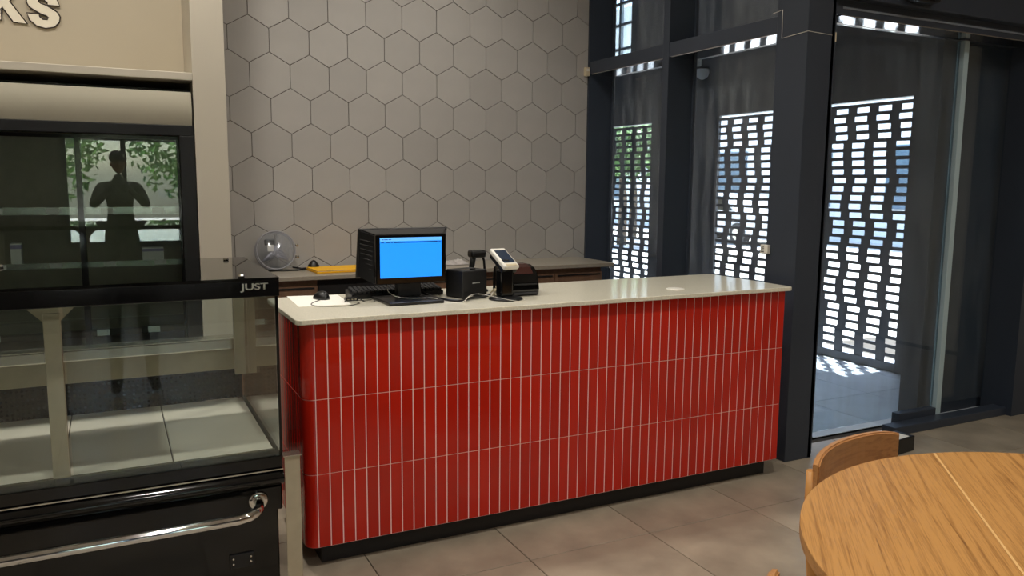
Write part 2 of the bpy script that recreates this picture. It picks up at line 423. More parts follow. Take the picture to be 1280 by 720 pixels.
struct(ws.build('wall_outer', M_DARKWALL), 'dark outer wall with shutter openings')
w6 = sempty('window_6', (XS+.1, 9, 3), 'high steel framed window in the outer wall')
mf = MB()
for y in (8.36, 8.70, 9.1, 9.56): mf.box(XS+.05, XS+.09, y, y+.045, 3.0, 4.4)
for z in (3.0, 3.22, 3.52, 3.78, 4.1, 4.36): mf.box(XS+.05, XS+.09, 8.36, 9.6, z, z+.035)
mf.build('frame', mat('grey_steel_bar', (150, 160, 168), .5), w6)
box(XS+.068, XS+.072, 8.36, 9.6, 3.0, 4.4).build('pane', G_CASE, w6)

# shutters: each slat a piece with punched holes
SP, HP = .075, .22
def slat_mesh(L):
    b = MB(); n_ = int(L/HP)
    b.box(-.0015, .0015, -L/2, L/2, .047, .074)
    b.box(-.003, .003, -L/2, L/2, .0725, .0765)
    for k in range(n_+1):
        y = -L/2 + k*HP
        b.box(-.0015, .0015, max(y, -L/2), min(y+.094, L/2), -.001, .0475)
    return b.mesh('slat', M_SHUT)
shifts = [.0, .0, .005, -.02, -.02, -.03, .01, .03, .03, .0, -.01, .02, .02, .0, -.03, -.03, .015, .03, .02, .0, -.02, .01, .02, .03, .03, -.01, .0, .02, .0, .0]
def shutter(y0, y1, label):
    t = thing('roller_shutter', label, 'shutter', (XS, (y0+y1)/2, 0), 0)
    me = slat_mesh(y1-y0+.10)
    for k in range(29):
        inst('slat', me, t, (0, shifts[k], .072+k*SP))
    MB().box(-.012, .012, -(y1-y0)/2, (y1-y0)/2, 0, .072).build('bottom_rail', M_SHUT, t, world=False)
    for s_ in (-1, 1):
        y = s_*(y1-y0)/2
        MB().box(-.028, -.016, y-.05, y+.05, 0, 2.27).build('guide', M_DARKWALL, t, world=False)
    return t
shutter(4.36, 6.76, 'perforated steel roller shutter reaching from the dark door-side wall to the pillar')
shutter(7.84, 9.95, 'perforated steel roller shutter beneath the high steel framed window')

# ---- street outside the shutters
struct(box(6.2, 40, -12, 40, -.25, -.12).build('floor_street', M_CONC), 'sunlit pale street paving')
struct(box(5.9, 6.2, 3.6, 11.6, -.25, -.01).build('trim_10', M_CONC))

# ================================================================== THINGS
# ---------------------------------------------------------------- red counter
X0, TW, YF = .678, .0502, 3.06
Z = [.0915, .3954, .701, 1.006]
sc_t = thing('sales_counter', 'long counter faced in glossy red vertical tiles with pale grout', 'counter', (1.9, 3.06, 0))
bodyb = MB(); RC = .045; XL = .633
def corner_pts(d, n=6):
    """plan outline of the counter shell, inset by d"""
    cx, cy = XL+RC, YF+RC; r = RC-d
    pts = [(cx - r*math.sin(PI/2*(1-k/n)), cy - r*math.cos(PI/2*(1-k/n))) for k in range(n+1)]
    return pts
outl = corner_pts(.0008) + [(3.131-.0008, YF+.0008), (3.131-.0008, 3.64), (XL+.0008, 3.64)]
bodyb.prism(outl, .0915, 1.005).build('grout_bed', M_REDG, sc_t)
MB().prism([(.70, 3.115), (3.10, 3.115), (3.10, 3.6), (.70, 3.6)], 0, .0915).build('kick_plate', M_KICK, sc_t)
tmes = []
for r in range(3):
    h = Z[r+1]-Z[r]
    tmes.append(box(-TW/2+.0023, TW/2-.0023, -.0008, .0095, .0015, h-.0015, bev=.0006, seg=2).mesh('tile', M_RED))
for r in range(3):
    for k in range(48):
        inst('tile', tmes[r], sc_t, (X0+TW*(k+.5)-1.9, 0, Z[r]))
    # end piece on the right, cut narrower
    box(X0+48*TW+.0017, 3.132, YF-.0008, YF+.0095, Z[r]+.0015, Z[r+1]-.0015, bev=.0006).build('tile', M_RED, sc_t)
    # rounded corner tile
    o = corner_pts(-.0008, 8); i_ = corner_pts(.0095, 8)
    MB().prism([(XL+RC-.0017 if a > XL+RC-.002 else a, b) for a, b in o] + [(XL+RC-.0017 if a > XL+RC-.002 else a, b) for a, b in i_[::-1]], Z[r]+.0015, Z[r+1]-.0015).build('tile', M_RED, sc_t)
    for k in range(10):
        inst('tile', tmes[r], sc_t, (XL-1.9, YF+RC+TW*(k+.5)-3.06, Z[r]), (0, 0, -PI/2))
ro = .05
def rrect(x0, x1, y0, y1, r, n=6):
    P_ = []
    for cx, cy, a0 in ((x1-r, y1-r, 0), (x0+r, y1-r, PI/2), (x0+r, y0+r, PI), (x1-r, y0+r, 3*PI/2)):
        for k in range(n+1):
            a = a0+PI/2*k/n; P_.append((cx+r*math.cos(a), cy+r*math.sin(a)))
    return P_
ct = MB().prism(rrect(.606, 3.163, 3.028, 3.68, .03), 1.006, 1.026, bev=.003).build('counter_top', M_STONE)
tag(ct, 'pale speckled stone worktop lying on the red tiled counter', 'worktop')
gr = thing('cable_grommet', 'white round grommet cover set in the pale worktop', 'grommet', (2.53, 3.205, 1.026))
MB().lathe([(.046, 0), (.046, .002), (.040, .004), (.034, .004)], n=28).build('rim', M_WHITE, gr, world=False)
MB().lathe([(.033, .001), (.033, .0045), (.02, .005)], n=28).build('cap', M_WHITE, gr, world=False)

# ---------------------------------------------------------------- back cabinets and worktop
bw = box(.584, 3.27, 4.86, YW-.004, .952, .98, bev=.003).build('back_worktop', M_BSTONE)
tag(bw, 'long grey worktop along the hexagon tiled wall', 'worktop')
for k, (a, b, lab, dk) in enumerate([(.60, 1.12, 'brown laminate cabinet under the grey worktop, next to the cream pilaster', 0),
                                     (1.12, 1.60, 'black fronted undercounter unit below the yellow folder', 1),
                                     (1.60, 2.40, 'brown laminate cabinet between black unit and end cabinet', 0),
                                     (2.40, 3.20, 'brown laminate end cabinet under the grey worktop by the window', 0)]):
    cb = thing('base_cabinet', lab, 'cabinet', ((a+b)/2, 5.1, 0), 0, 'cabinets under the back worktop')
    box(a+.001, b-.001, 4.93, YW-.01, .1, .952).build('body', M_BLACKM if dk else M_WOODBR, cb)
    mid = (a+b)/2
    for q0, q1 in ((a+.003, mid-.0015), (mid+.0015, b-.003)):
        dr = box(q0, q1, 4.908, 4.929, .11, .915, bev=.002).build('door', M_BLACKM if dk else M_WOODBR, cb)
        if not dk:
            box(q0+.02, q1-.02, 4.900, 4.908, .893, .903).build('handle', M_BLACKM, dr)
    box(a+.003, b-.003, 4.97, 5.3, 0, .1).build('plinth', M_KICK, cb)

# ---------------------------------------------------------------- display case
dc = thing('display_case', 'black glass fronted food display case with chrome rail and white trays', 'display case', (-.8, 3.0, 0))
XA, XB = -2.1, .468
def cb_(name, m_, *a, parent=dc, **k): return box(*a, **k).build(name, m_, parent)
cb_('lower_body', M_BLACKG, XA, XB-.012, 2.665, 3.5, .1, .602, bev=.004)
cb_('plinth', M_BLACKM, XA+.05, XB-.05, 2.72, 3.45, 0, .1)
cb_('fascia', M_BLACKG, XA, XB-.002, 2.632, 2.664, .458, .545, bev=.006)
bump = MB(); prof = [(2.66, .545)] + [(2.625-.027*math.sin(PI*k/16), .548+.056*(k/16)) for k in range(17)] + [(2.66, .604)]
bump.prism(prof, XA, XB, ax=0); bump.build('bumper', M_BLACKG, dc, smooth='auto')
cb_('trim_line', M_STEEL, XA, XB, 2.612, 2.618, .603, .607)
cb_('glass_sill', M_BLACKG, XA, XB-.001, 2.6225, 2.66, .607, .648, bev=.002)
cb_('end_sill', M_BLACKG, XB-.03, XB, 2.66, 3.46, .607, .648, bev=.002)
for k in range(8):
    b1 = .452-.3145*k; a1 = b1-.311
    tr = MB(); tr.box(a1, b1, 2.675, 3.425, .640, .650, bev=.003); tr.build('tray', M_TRAY, dc)
cb_('tray_bed', M_BLACKM, XA+.02, XB-.012, 2.665, 3.44, .604, .638)
cb_('front_lip', M_STEEL, XA+.02, XB-.016, 2.6615, 2.6735, .640, .660)
# perforated back panel
def perf():
    M = mat('perforated_black', (24, 24, 24), .25, metal=.3)
    n = M.node_tree.nodes; L = M.node_tree.links; b = n['Principled BSDF']
    tc = n['Texture Coordinate']; vo = n.new('ShaderNodeTexVoronoi'); vo.voronoi_dimensions = '2D'; vo.inputs['Scale'].default_value = 58; vo.inputs['Randomness'].default_value = 0
    sx = n.new('ShaderNodeSeparateXYZ'); cx_ = n.new('ShaderNodeCombineXYZ'); L.new(tc.outputs['Object'], sx.inputs[0])
    L.new(sx.outputs[0], cx_.inputs[0]); L.new(sx.outputs[2], cx_.inputs[1]); L.new(cx_.outputs[0], vo.inputs[0])
    cr = n.new('ShaderNodeValToRGB'); cr.color_ramp.elements[0].position = .28; cr.color_ramp.elements[1].position = .32
    cr.color_ramp.elements[0].color = (.002, .002, .002, 1); cr.color_ramp.elements[1].color = lin((48, 47, 45))
    L.new(vo.outputs['Distance'], cr.inputs[0]); L.new(cr.outputs[0], b.inputs['Base Color'])
    return M
cb_('perforated_panel', perf(), XA, XB-.012, 3.43, 3.44, .65, .78)
cb_('back_rail', M_STEELD, XA, XB-.012, 3.415, 3.49, .775, .862, bev=.004)
cb_('back_ledge', M_STEEL, XA, XB-.012, 3.40, 3.50, .862, .908, bev=.006)
# uprights
for x in (.418, .30):
    pass
cb_('rear_upright', M_STEELD, .418, .460, 3.33, 3.355, .77, 1.20, bev=.002)
cb_('rear_upright', M_STEELD, -.66, -.62, 3.33, 3.355, .77, 1.20, bev=.002)
cp = cb_('centre_upright', M_STEELD, -.196, -.150, 2.672, 2.695, .642, 1.16, bev=.002)
MB().prism([(-.245, 1.185), (-.103, 1.185), (-.15, 1.135), (-.196, 1.135)], 2.675, 2.683, ax=1).build('gusset', M_STEELD, cp)
cb_('front_pane', G_CASE, -.140, XB-.004, 2.626, 2.632, .648, 1.20)
cb_('front_pane', G_CASE, -1.12, -.150, 2.626, 2.632, .648, 1.20)
cb_('front_pane', G_CASE, XA, -1.13, 2.626, 2.632, .648, 1.20)
cb_('end_pane', G_CASE, XB-.008, XB-.002, 2.634, 3.42, .65, 1.228)
cb_('back_door', G_CASE, -1.0, XB-.03, 3.44, 3.446, .908, 1.22)
band = cb_('front_band', M_BLACKG, XA, XB, 2.592, 2.622, 1.186, 1.2395, bev=.002)
cb_('end_band', M_BLACKG, XB-.007, XB, 2.6225, 3.34, 1.229, 1.2395)
cb_('rear_band', M_BLACKG, XA, XB-.008, 3.325, 3.34, 1.22, 1.2395)
cb_('corner_bead', M_BLACKG, XB-.008, XB, 2.6225, 2.6335, .65, 1.186)
cb_('top_glass', G_CASETOP, XA, XB, 2.592, 3.34, 1.240, 1.247)
for x, y in ((.358, 2.625), (.385, 3.22), (-.35, 2.625), (-.35, 3.22), (-1.1, 2.625)):
    MB().lathe([(.009, 1.247), (.0105, 1.250), (.009, 1.256), (.004, 1.258)], (x, y, 0), 16).build('standoff_button', M_CHROME, dc)
jm = text_mesh('JUST', M_STEEL, .0285, .0006, xs=1.42, bold=.0006, spacing=1.0)
jo = bpy.data.objects.new('lettering', jm); C.objects.link(jo); jo.parent = band
jo.location = (.352+.8, 2.5912-3.0, 1.2105); jo.rotation_euler = (PI/2, 0, 0); jo['label'] = 'silver JUST lettering'
# chrome rail
rail = MB(); pts = [(.387, 2.634, .502), (.384, 2.60, .502), (.376, 2.56, .501), (.362, 2.538, .499), (.342, 2.522, .497), (.31, 2.515, .495), (.2, 2.515, .494), (-.4, 2.515, .492), (-1.2, 2.515, .492), (-2.0, 2.515, .492)]
hr = rail.tube(pts, .0165, 16).build('bumper_rail', M_CHROME, dc)
MB().lathe([(.032, 0), (.032, -.004), (.028, -.009), (.018, -.010)], (.387, 2.6318, .502), 24, axis=1).build('rosette', M_CHROME, hr)
pl = cb_('socket_plate', M_BLACK, .294, .372, 2.657, 2.665, .268, .316, bev=.002)
for x in (.305, .361):
    for z in (.284, .302): MB().lathe([(.004, 0), (.004, -.002), (.002, -.003)], (x, 2.657, z), 10, axis=1).build('screw', M_STEEL, pl)
# steel guard post between case and counter
gp = thing('guard_post', 'upright flat steel post between display case and red counter', 'post', (.495, 2.6, 0))
box(.470, .520, 2.600, 2.606, 0, .648, bev=.001).build('flat_bar', M_STEELD, gp)
box(.514, .520, 2.606, 2.640, 0, .648, bev=.001).build('side_flange', M_STEELD, gp)
box(.466, .524, 2.596, 2.644, .648, .652).build('cap', M_STEEL, gp)

# ---------------------------------------------------------------- wall fridge
wf = thing('wall_fridge', 'black framed wall fridge with sliding glass doors and a pale canopy', 'fridge', (-.6, 5.0, 0))
FX0, FX1 = -1.62, .414
MB().box(FX0, FX1, 5.27, 5.32, .1, 2.0).build('back_panel', M_STEELD, wf)
for a, b in ((FX0, FX0+.04), (FX1-.03, FX1)): box(a, b, 4.68, 5.27, .1, 2.0).build('side_panel', M_BLACK, wf)
box(FX0, FX1, 4.70, 5.3, 2.0, 2.03).build('roof_panel', M_BLACK, wf)
box(FX0, FX1, 4.62, 5.27, .1, .40, bev=.01).build('base_panel', M_BLACK, wf)
box(FX0+.05, FX1-.05, 4.7, 5.2, 0, .1).build('plinth', M_BLACKM, wf)
cn = MB(); prof = [(4.74, 1.838)] + [(4.612-.012*math.sin(PI*k/24), 1.838+.172*k/24) for k in range(25)] + [(4.74, 2.01)]
cn.prism(prof, FX0, FX1-.006, ax=0).build('canopy', mat('canopy_cream', (166, 160, 142), .5), wf, smooth='auto')
box(FX0, FX1, 4.60, 4.70, 1.782, 1.836, bev=.003).build('head_frame', M_BLACK, wf)
box(FX1-.074, FX1, 4.60, 4.68, .40, 1.782, bev=.003).build('side_frame', M_BLACK, wf)
box(FX0, FX0+.074, 4.60, 4.68, .40, 1.782, bev=.003).build('side_frame', M_BLACK, wf)
for n_, (a, b, y) in enumerate(((-.150, FX1-.076, 4.62), (-.90, -.120, 4.65), (FX0+.076, -.87, 4.62))):
    dr = box(a, a+.026, y, y+.026, .42, 1.778).build('sliding_door', M_BLACKG, wf)
    box(a+.026, b-.012, y, y+.026, 1.758, 1.778).build('top_rail', M_BLACKG, dr)
    box(a+.026, b-.012, y, y+.026, .42, .45).build('bottom_rail', M_BLACKG, dr)
    box(b-.012, b, y, y+.026, .42, 1.778).build('stile', M_BLACKG, dr)
    box(a+.026, b-.012, y+.010, y+.015, .45, 1.758).build('pane', G_FRIDGE, dr)
for z in (.72, 1.06, 1.372):
    sh = box(FX0+.045, FX1-.04, 4.78, 5.26, z, z+.012).build('shelf', M_STEEL, wf)
    box(FX0+.045, FX1-.04, 4.765, 4.779, z-.005, z+.034).build('price_rail', M_STEEL, sh)
    for k in range(7):
        x = -1.35 + .25*k + (.05 if z > 1.2 else 0)
        if x < .3: box(x, x+.06, 4.762, 4.765, z-.002, z+.03).build('price_tag', M_PAPER, sh)
# a few packs standing in the fridge
for k, (x, wd, hg, lab) in enumerate(((.20, .11, .10, 'white card pack standing on the fridge shelf by the right frame'), (-.46, .05, .14, 'tall white carton on the fridge shelf beside another carton'))):
    t = thing('carton', lab, 'carton', (x, 4.95, 1.072))
    box(x-wd/2, x+wd/2, 4.92, 5.0, 1.072, 1.072+hg, bev=.003).build('box_body', M_WHITE, t)
    box(x-wd/2-.001, x+wd/2+.001, 4.919, 5.001, 1.072+hg*.8, 1.072+hg*.95).build('print_band', mat('lilac_print', (150, 140, 170), .5), t)

# ---------------------------------------------------------------- sign letters
def PX(x, y): # crop marks measured on the sign -> wall x,z
    return (-.267 + (x-390)*.0005045, 2.444 - (y-85)*.00057)
S_low = [(520, 52), (410, 45), (470, 66), (520, 100), (540, 140), (530, 190), (480, 236), (400, 255), (320, 238), (260, 192), (237, 127), (345, 128)]
sl = [(500, 0), (520, 52), (412, 45), (396, 22), (365, 14), (345, 30), (356, 44), (412, 60)]
low = [(470, 70), (520, 100), (541, 140), (530, 190), (484, 236), (400, 255), (318, 238), (258, 190), (237, 127), (348, 128)]
inn = [(352, 152), (380, 174), (420, 172), (432, 154), (412, 140), (368, 128)]
half = low + inn
ctr = (390, 85)
other = [(2*ctr[0]-a, 2*ctr[1]-b) for a, b in half]
S_loop = [PX(*p) for p in half + other]
K_loop = [PX(*p) for p in [(-125, -85), (8, -85), (8, 20), (80, -85), (200, -85), (92, 38), (238, 228), (110, 222), (20, 96), (8, 112), (8, 212), (-125, 208)]]
for nm, lp, lab in (('sign_letter', S_loop, 'cream letter S with dark outline on the beige wall'), ('sign_letter', K_loop, 'cream letter K with dark outline on the beige wall')):
    cx = sum(p[0] for p in lp)/len(lp)
    t = thing(nm, lab, 'letter', (cx, 5.06, 2.35), 0, 'outlined letters on the beige wall')
    L0 = [(a-cx, b-2.35) for a, b in lp]
    inst('face', fill_mesh([L0], mat('letter_cream', (226, 218, 198), .5), .0045), t, (0, -.005, 0), (PI/2, 0, 0))
    MB().tube([(a, -.0085, b) for a, b in L0+L0[:2]], .0036, 6, cap=False).build('outline', mat('letter_dark', (38, 26, 24), .5), t, world=False)

# ---------------------------------------------------------------- till terminal
ZT = 1.026
till = thing('till_terminal', 'black till terminal with blue lit customer screen facing the shop', 'till', (1.18, 3.38, ZT))
MB().prism([(1.03, 3.47), (1.035, 3.225), (1.285, 3.225), (1.30, 3.47)], ZT, ZT+.014, bev=.004).build('base_plate', M_BLACK, till)
MB().box(1.125, 1.235, 3.375, 3.43, ZT+.014, 1.16, bev=.008).build('stand', M_BLACK, till)
cas = MB().hexa([(.978, 3.50, 1.125), (1.385, 3.50, 1.125), (1.345, 3.375, 1.10), (1.02, 3.375, 1.10), (.99, 3.50, 1.338), (1.408, 3.50, 1.338), (1.345, 3.375, 1.322), (1.02, 3.375, 1.322)])
bmesh.ops.bevel(cas.bm, geom=cas.bm.edges[:], offset=.006, segments=2, affect='EDGES')
cs = cas.build('casing', M_BLACK, till)
for k in range(9):
    z = 1.135+.02*k; f = k/9
    MB().tube([(.9905-.002, 3.492, z), (1.019, 3.388, z-.012+.004*f)], .0022, 6).build('vent_rib', M_BLACKM, cs)
MB().prism([(.972, 1.122), (1.388, 1.118), (1.412, 1.342), (.986, 1.342)], 3.50, 3.525, ax=1, bev=.006).build('main_screen_shell', M_BLACK, till)
bz = box(1.018, 1.345, 3.350, 3.374, 1.103, 1.322, bev=.004).build('customer_display', M_BLACKG, till)
scr = box(1.036, 1.322, 3.3475, 3.3495, 1.132, 1.309).build('screen', mat('screen_blue', (32, 142, 255), .3, emit=.85), bz)
scr['label'] = 'lit bright blue screen'
box(1.036, 1.322, 3.3466, 3.3472, 1.294, 1.309).build('title_bar', mat('screen_pale', (96, 172, 250), .3, emit=.9), bz)
box(1.098, 1.302, 3.3466, 3.3472, 1.286, 1.2905).build('menu_line', mat('screen_navy', (14, 30, 96), .3, emit=.5), bz)
for x, l in ((1.040, .014), (1.062, .02), (1.086, .008), (1.306, .012)): box(x, x+l, 3.3466, 3.3472, 1.2865, 1.2895).build('menu_text', MATS['screen_navy'], bz)
for x, l in ((1.044, .008), (1.055, .016), (1.075, .012)): box(x, x+l, 3.3462, 3.3466, 1.3, 1.3025).build('title_text', MATS['screen_navy'], bz)
def cable(name, label, pts, r, m_, group=None, parent=None, straight=False):
    # smooth the path
    P_ = [Vector(p) for p in pts]; out = []
    for i in range(len(P_)-1):
        p0, p1, p2, p3 = P_[max(i-1, 0)], P_[i], P_[i+1], P_[min(i+2, len(P_)-1)]
        for k in range(6):
            t = k/6
            out.append(.5*((2*p1)+(p2-p0)*t+(2*p0-5*p1+4*p2-p3)*t*t+(3*p1-p0-3*p2+p3)*t**3))
    out.append(P_[-1])
    if straight: out = P_
    o = MB().tube(out, r, 8).build(name, m_, parent)
    if parent is not None:
        o['label'] = label; return o
    return tag(o, label, 'cable', group)
cable('cable', 'black cable bundle drooping from the till to the receipt printer', [(1.24, 3.44, 1.10), (1.26, 3.42, 1.05), (1.29, 3.36, ZT+.007), (1.33, 3.25, ZT+.006), (1.37, 3.225, ZT+.006), (1.43, 3.26, ZT+.008), (1.50, 3.275, ZT+.010), (1.53, 3.27, ZT+.02)], .0055, M_BLACK, parent=till)
cable('cable', 'thin white cable looping under the blue screen', [(1.105, 3.44, 1.12), (1.09, 3.42, 1.07), (1.11, 3.35, ZT+.022), (1.17, 3.30, ZT+.018), (1.25, 3.28, ZT+.018), (1.31, 3.24, ZT+.003), (1.36, 3.205, ZT+.003), (1.41, 3.24, ZT+.018), (1.44, 3.265, ZT+.018)], .0013, M_WHITE, parent=till)
# keyboard, mouse, paper
kb = thing('keyboard', 'black keyboard lying behind the till stand', 'keyboard', (1.16, 3.535, ZT))
MB().prism([(3.485, ZT), (3.485, ZT+.020), (3.60, ZT+.034), (3.60, ZT)], .945, 1.385, ax=0, bev=.003).build('case', M_BLACK, kb)
kme = box(-.0085, .0085, -.0085, .0085, 0, .012, bev=.002, seg=1).mesh('key', M_BLACKM)
for r in range(5):
    for k in range(21): inst('key', kme, kb, (.965+.0202*k-1.16, 3.499+.0215*r-3.535, .0215+.0026*r), (.12, 0, 0))
hb_ = thing('usb_hub', 'small black hub beside the keyboard end', 'hub', (.93, 3.47, ZT))
box(.908, .965, 3.445, 3.482, ZT, ZT+.014, bev=.003).build('body', M_BLACK, hb_)
for k in range(3): box(.914+.016*k, .924+.016*k, 3.4435, 3.445, ZT+.004, ZT+.010).build('port', M_STEEL, hb_)
pp = MB().prism([(.70, 3.70), (.686, 3.365), (.905, 3.35), (.925, 3.66)], ZT+.0002, ZT+.0012).build('paper_sheet', M_PAPER)
tag(pp, 'white paper sheet under the mouse on the worktop', 'paper')
ms = thing('mouse', 'black computer mouse on the white paper', 'mouse', (.826, 3.56, ZT+.0012), .3)
msb = MB(); bmesh.ops.create_uvsphere(msb.bm, u_segments=20, v_segments=12, radius=1)
for v in msb.bm.verts:
    v.co = Vector((v.co.x*.032, v.co.y*.052, max(v.co.z, 0)*.036*(1-.2*v.co.y)))
msb.build('shell', M_BLACK, ms, world=False, smooth=True)
MB().cyl((-.004, -.03, .03), .006, .008, 12, axis=0).build('wheel', M_DKGREY, ms, world=False)
cable('mouse_cable', 'thin black mouse cord trailing over the white paper', [(.81, 3.51, ZT+.004), (.77, 3.46, ZT+.003), (.745, 3.40, ZT+.003), (.76, 3.345, ZT+.0025), (.83, 3.31, ZT+.0025), (.88, 3.305, ZT+.0025), (.935, 3.345, ZT+.0025), (.945, 3.38, ZT+.0025), (.90, 3.41, ZT+.004), (.91, 3.435, ZT+.004), (1.0, 3.43, ZT+.0025), (1.02, 3.43, ZT+.003)], .0016, M_BLACK)
cable('hub_cable', 'short black cord looping in front of the keyboard', [(.975, 3.455, ZT+.006), (.975, 3.40, ZT+.003), (.99, 3.37, ZT+.0025), (1.015, 3.37, ZT+.003), (1.025, 3.40, ZT+.0035)], .0016, M_BLACK)
# receipt printer (box)
rp = thing('receipt_printer', 'square black receipt printer with small grey logo', 'printer', (1.405, 3.30, ZT), math.radians(17))
MB().box(0, .150, 0, .125, 0, .128, bev=.008, seg=3).build('body', M_BLACKM, rp, world=False)
MB().box(.004, .146, -.0005, .0, .030, .032).build('front_seam', M_BLACK, rp, world=False)
for k in range(7): MB().box(.058+.0065*k, .063+.0065*k, -.0012, .0004, .066, .071+.001*(k % 2)).build('logo_mark', mat('logo_grey', (170, 170, 170), .4), rp, world=False)
MB().box(.03, .12, .02, .06, .128, .1285).build('paper_slot', M_BLACKG, rp, world=False)
# card terminal on stand
ctm = thing('card_terminal', 'white card payment terminal tilted on a round black stand', 'card terminal', (1.585, 3.225, ZT))
MB().lathe([(.078, 0), (.078, .006), (.066, .012), (.02, .014)], (0, 0, 0), 32).build('stand_base', M_BLACK, ctm, world=False)
MB().box(-.028, .034, -.012, .05, .012, .135, bev=.008).build('stand_column', M_BLACKG, ctm, world=False)
tilt = Matrix.Translation((.012, .035, .19)) @ Matrix.Rotation(.16, 4, 'Z') @ Matrix.Rotation(math.radians(31), 4, 'X') @ Matrix.Scale(1.1, 4)
def tp(*a, **k): return MB().box(*a, **k).xf(tilt)
hs = tp(-.038, .038, -.066, .066, -.022, .0, bev=.008, seg=3).build('housing', M_WHITE, ctm, world=False)
tp(-.035, .035, -.062, .055, -.040, -.0225, bev=.006).build('battery_back', M_BLACK, ctm, world=False)
tp(-.028, .028, -.040, .046, .0002, .0016).build('display', mat('dark_lcd', (52, 62, 78), .12), hs, world=False)
tp(-.026, .026, -.062, -.050, .0002, .0012, bev=.0004).build('card_slot', M_CREAMP, hs, world=False)
MB().box(-.018, .020, .004, .022, .13, .18, bev=.004).build('cradle_neck', M_BLACK, ctm, world=False)
cable('cable', 'white cable curling at the foot of the card terminal', [(1.372, 3.198, ZT+.0025), (1.40, 3.225, ZT+.022), (1.47, 3.262, ZT+.026), (1.545, 3.17, ZT+.012), (1.6, 3.135, ZT+.0025), (1.645, 3.15, ZT+.004)], .0010, M_WHITE, parent=ctm)
# barcode scanner on stand
bs = thing('barcode_scanner', 'black barcode scanner hanging on a stand behind the card terminal', 'scanner', (1.585, 3.52, ZT))
MB().lathe([(.045, 0), (.045, .008), (.03, .012), (.012, .016)], (0, 0, 0), 24).build('stand_base', M_BLACK, bs, world=False)
MB().tube([(.03, 0, .01), (.030, 0, .10), (.026, 0, .15), (.012, 0, .185)], .006, 10).build('stand_stem', M_BLACK, bs, world=False)
MB().box(-.052, .028, -.030, .030, .165, .202, bev=.012, seg=3).build('head', M_BLACK, bs, world=False)
MB().tube([(-.03, 0, .18), (-.036, 0, .14), (-.045, 0, .09), (-.048, 0, .07)], [.016, .014, .013, .012], 12).build('grip', M_BLACK, bs, world=False)
# label printer
lp = thing('label_printer', 'glossy black label printer with rounded lid', 'printer', (1.715, 3.385, ZT))
prof = [(-.10, .006), (-.105, .03), (-.10, .062), (-.085, .10), (-.055, .128), (-.015, .140), (.06, .140), (.09, .12), (.10, .08), (.10, .004), (.09, 0), (-.09, 0)]
MB().prism(prof, -.075, .075, ax=0, bev=.006).build('body', M_BLACKG, lp, world=False)
MB().prism([(-.0855, .1025), (-.0565, .1305), (-.015, .1425), (.02, .1425), (.02, .139), (-.015, .138), (-.052, .126), (-.081, .098)], -.05, .05, ax=0).build('lid_window', mat('smoky_lid', (60, 34, 30), .1), lp, world=False)
MB().box(-.06, .06, -.108, -.098, .052, .058).build('label_slot', M_BLACKM, lp, world=False)
MB().box(-.064, .064, -.109, -.100, .006, .018, bev=.003).build('front_foot', M_DKGREY, lp, world=False)
MB().tube([(.078, -.03, .11), (.082, -.035, .095), (.08, -.04, .08)], .0025, 8).build('release_lever', M_WHITE, lp, world=False)
# plugs tangle behind
for k in range(4):
    cable('cable', 'tangled white cords between receipt printer and card terminal', [(1.555+.012*k, 3.34, ZT+.01+.012*k), (1.565+.008*k, 3.30+.01*k, ZT+.035), (1.548+.012*k, 3.29, ZT+.006+.005*k), (1.575, 3.315, ZT+.004)], .0025, M_CREAMP, 'tangled cords by the card terminal')

# ---------------------------------------------------------------- things on the back worktop
ZB = .98
bagt = thing('round_bag', 'round clear vinyl case with grey contents leaning on the hexagon wall', 'bag', (.93, 5.25, ZB))
tl = Matrix.Translation((0, .0, .128)) @ Matrix.Rotation(math.radians(-10), 4, 'X')
MB().lathe([(.0, -.03), (.118, -.03), (.122, -.02), (.122, .02), (.118, .03), (.0, .03)], n=40, axis=1).xf(tl).build('clear_shell', G_CLEAR, bagt, world=False)
rm = [(.122*math.cos(2*PI*k/40), -.029, .122*math.sin(2*PI*k/40)) for k in range(41)]
MB().tube(rm, .004, 8, cap=False).xf(tl).build('front_piping', mat('grey_piping', (150, 150, 156), .4), bagt, world=False)
MB().tube([(a, .029, c) for a, b, c in rm], .004, 8, cap=False).xf(tl).build('back_piping', MATS['grey_piping'], bagt, world=False)
fo = MB()
for k in range(7): fo.tube([(-.08+.012*k, -.005+.004*(k % 3), -.07+.005*k), (-.03+.01*k, .0, -.02+.01*k), (.075-.01*k, .004, -.06+.018*k)], [.008, .014, .007], 8)
fo.xf(tl).build('grey_contents', mat('lilac_grey_cloth', (140, 140, 152), .7, var=.15, scale=30), bagt, world=False)
MB().box(-.065, .0, -.012, .008, .035, .072, bev=.006).xf(tl).build('dark_pouch', M_BLACK, bagt, world=False)
MB().box(-.05, -.012, -.016, -.012, -.005, .036, bev=.001).xf(tl).build('white_card', M_WHITE, bagt, world=False)
for s_ in (0, 1):
    MB().cyl((.122, -.012, .03-.075*s_), .010, .022, 12, axis=0).xf(tl).build('side_knob', M_STEEL, bagt, world=False)
MB().tube([(.10, -.04, .02), (.15, -.07, .012), (.17, -.09, .016), (.12, -.08, .006), (.02, -.07, .006), (-.06, -.065, .006)], .006, 8).build('black_strap', M_BLACK, bagt, world=False)
pg = thing('black_plug', 'black cone shaped plug beside the round clear case', 'plug', (1.165, 5.22, ZB))
MB().lathe([(.0, 0), (.042, 0), (.036, .028), (.016, .056), (.005, .062)], n=18).build('body', M_BLACK, pg, world=False)
MB().tube([(-.02, -.02, .008), (-.06, -.03, .004), (-.1, -.02, .004)], .004, 8).build('cord', M_BLACK, pg, world=False)
fd = thing('yellow_folder', 'flat yellow folder on the grey back worktop', 'folder', (1.30, 5.09, ZB), .05)
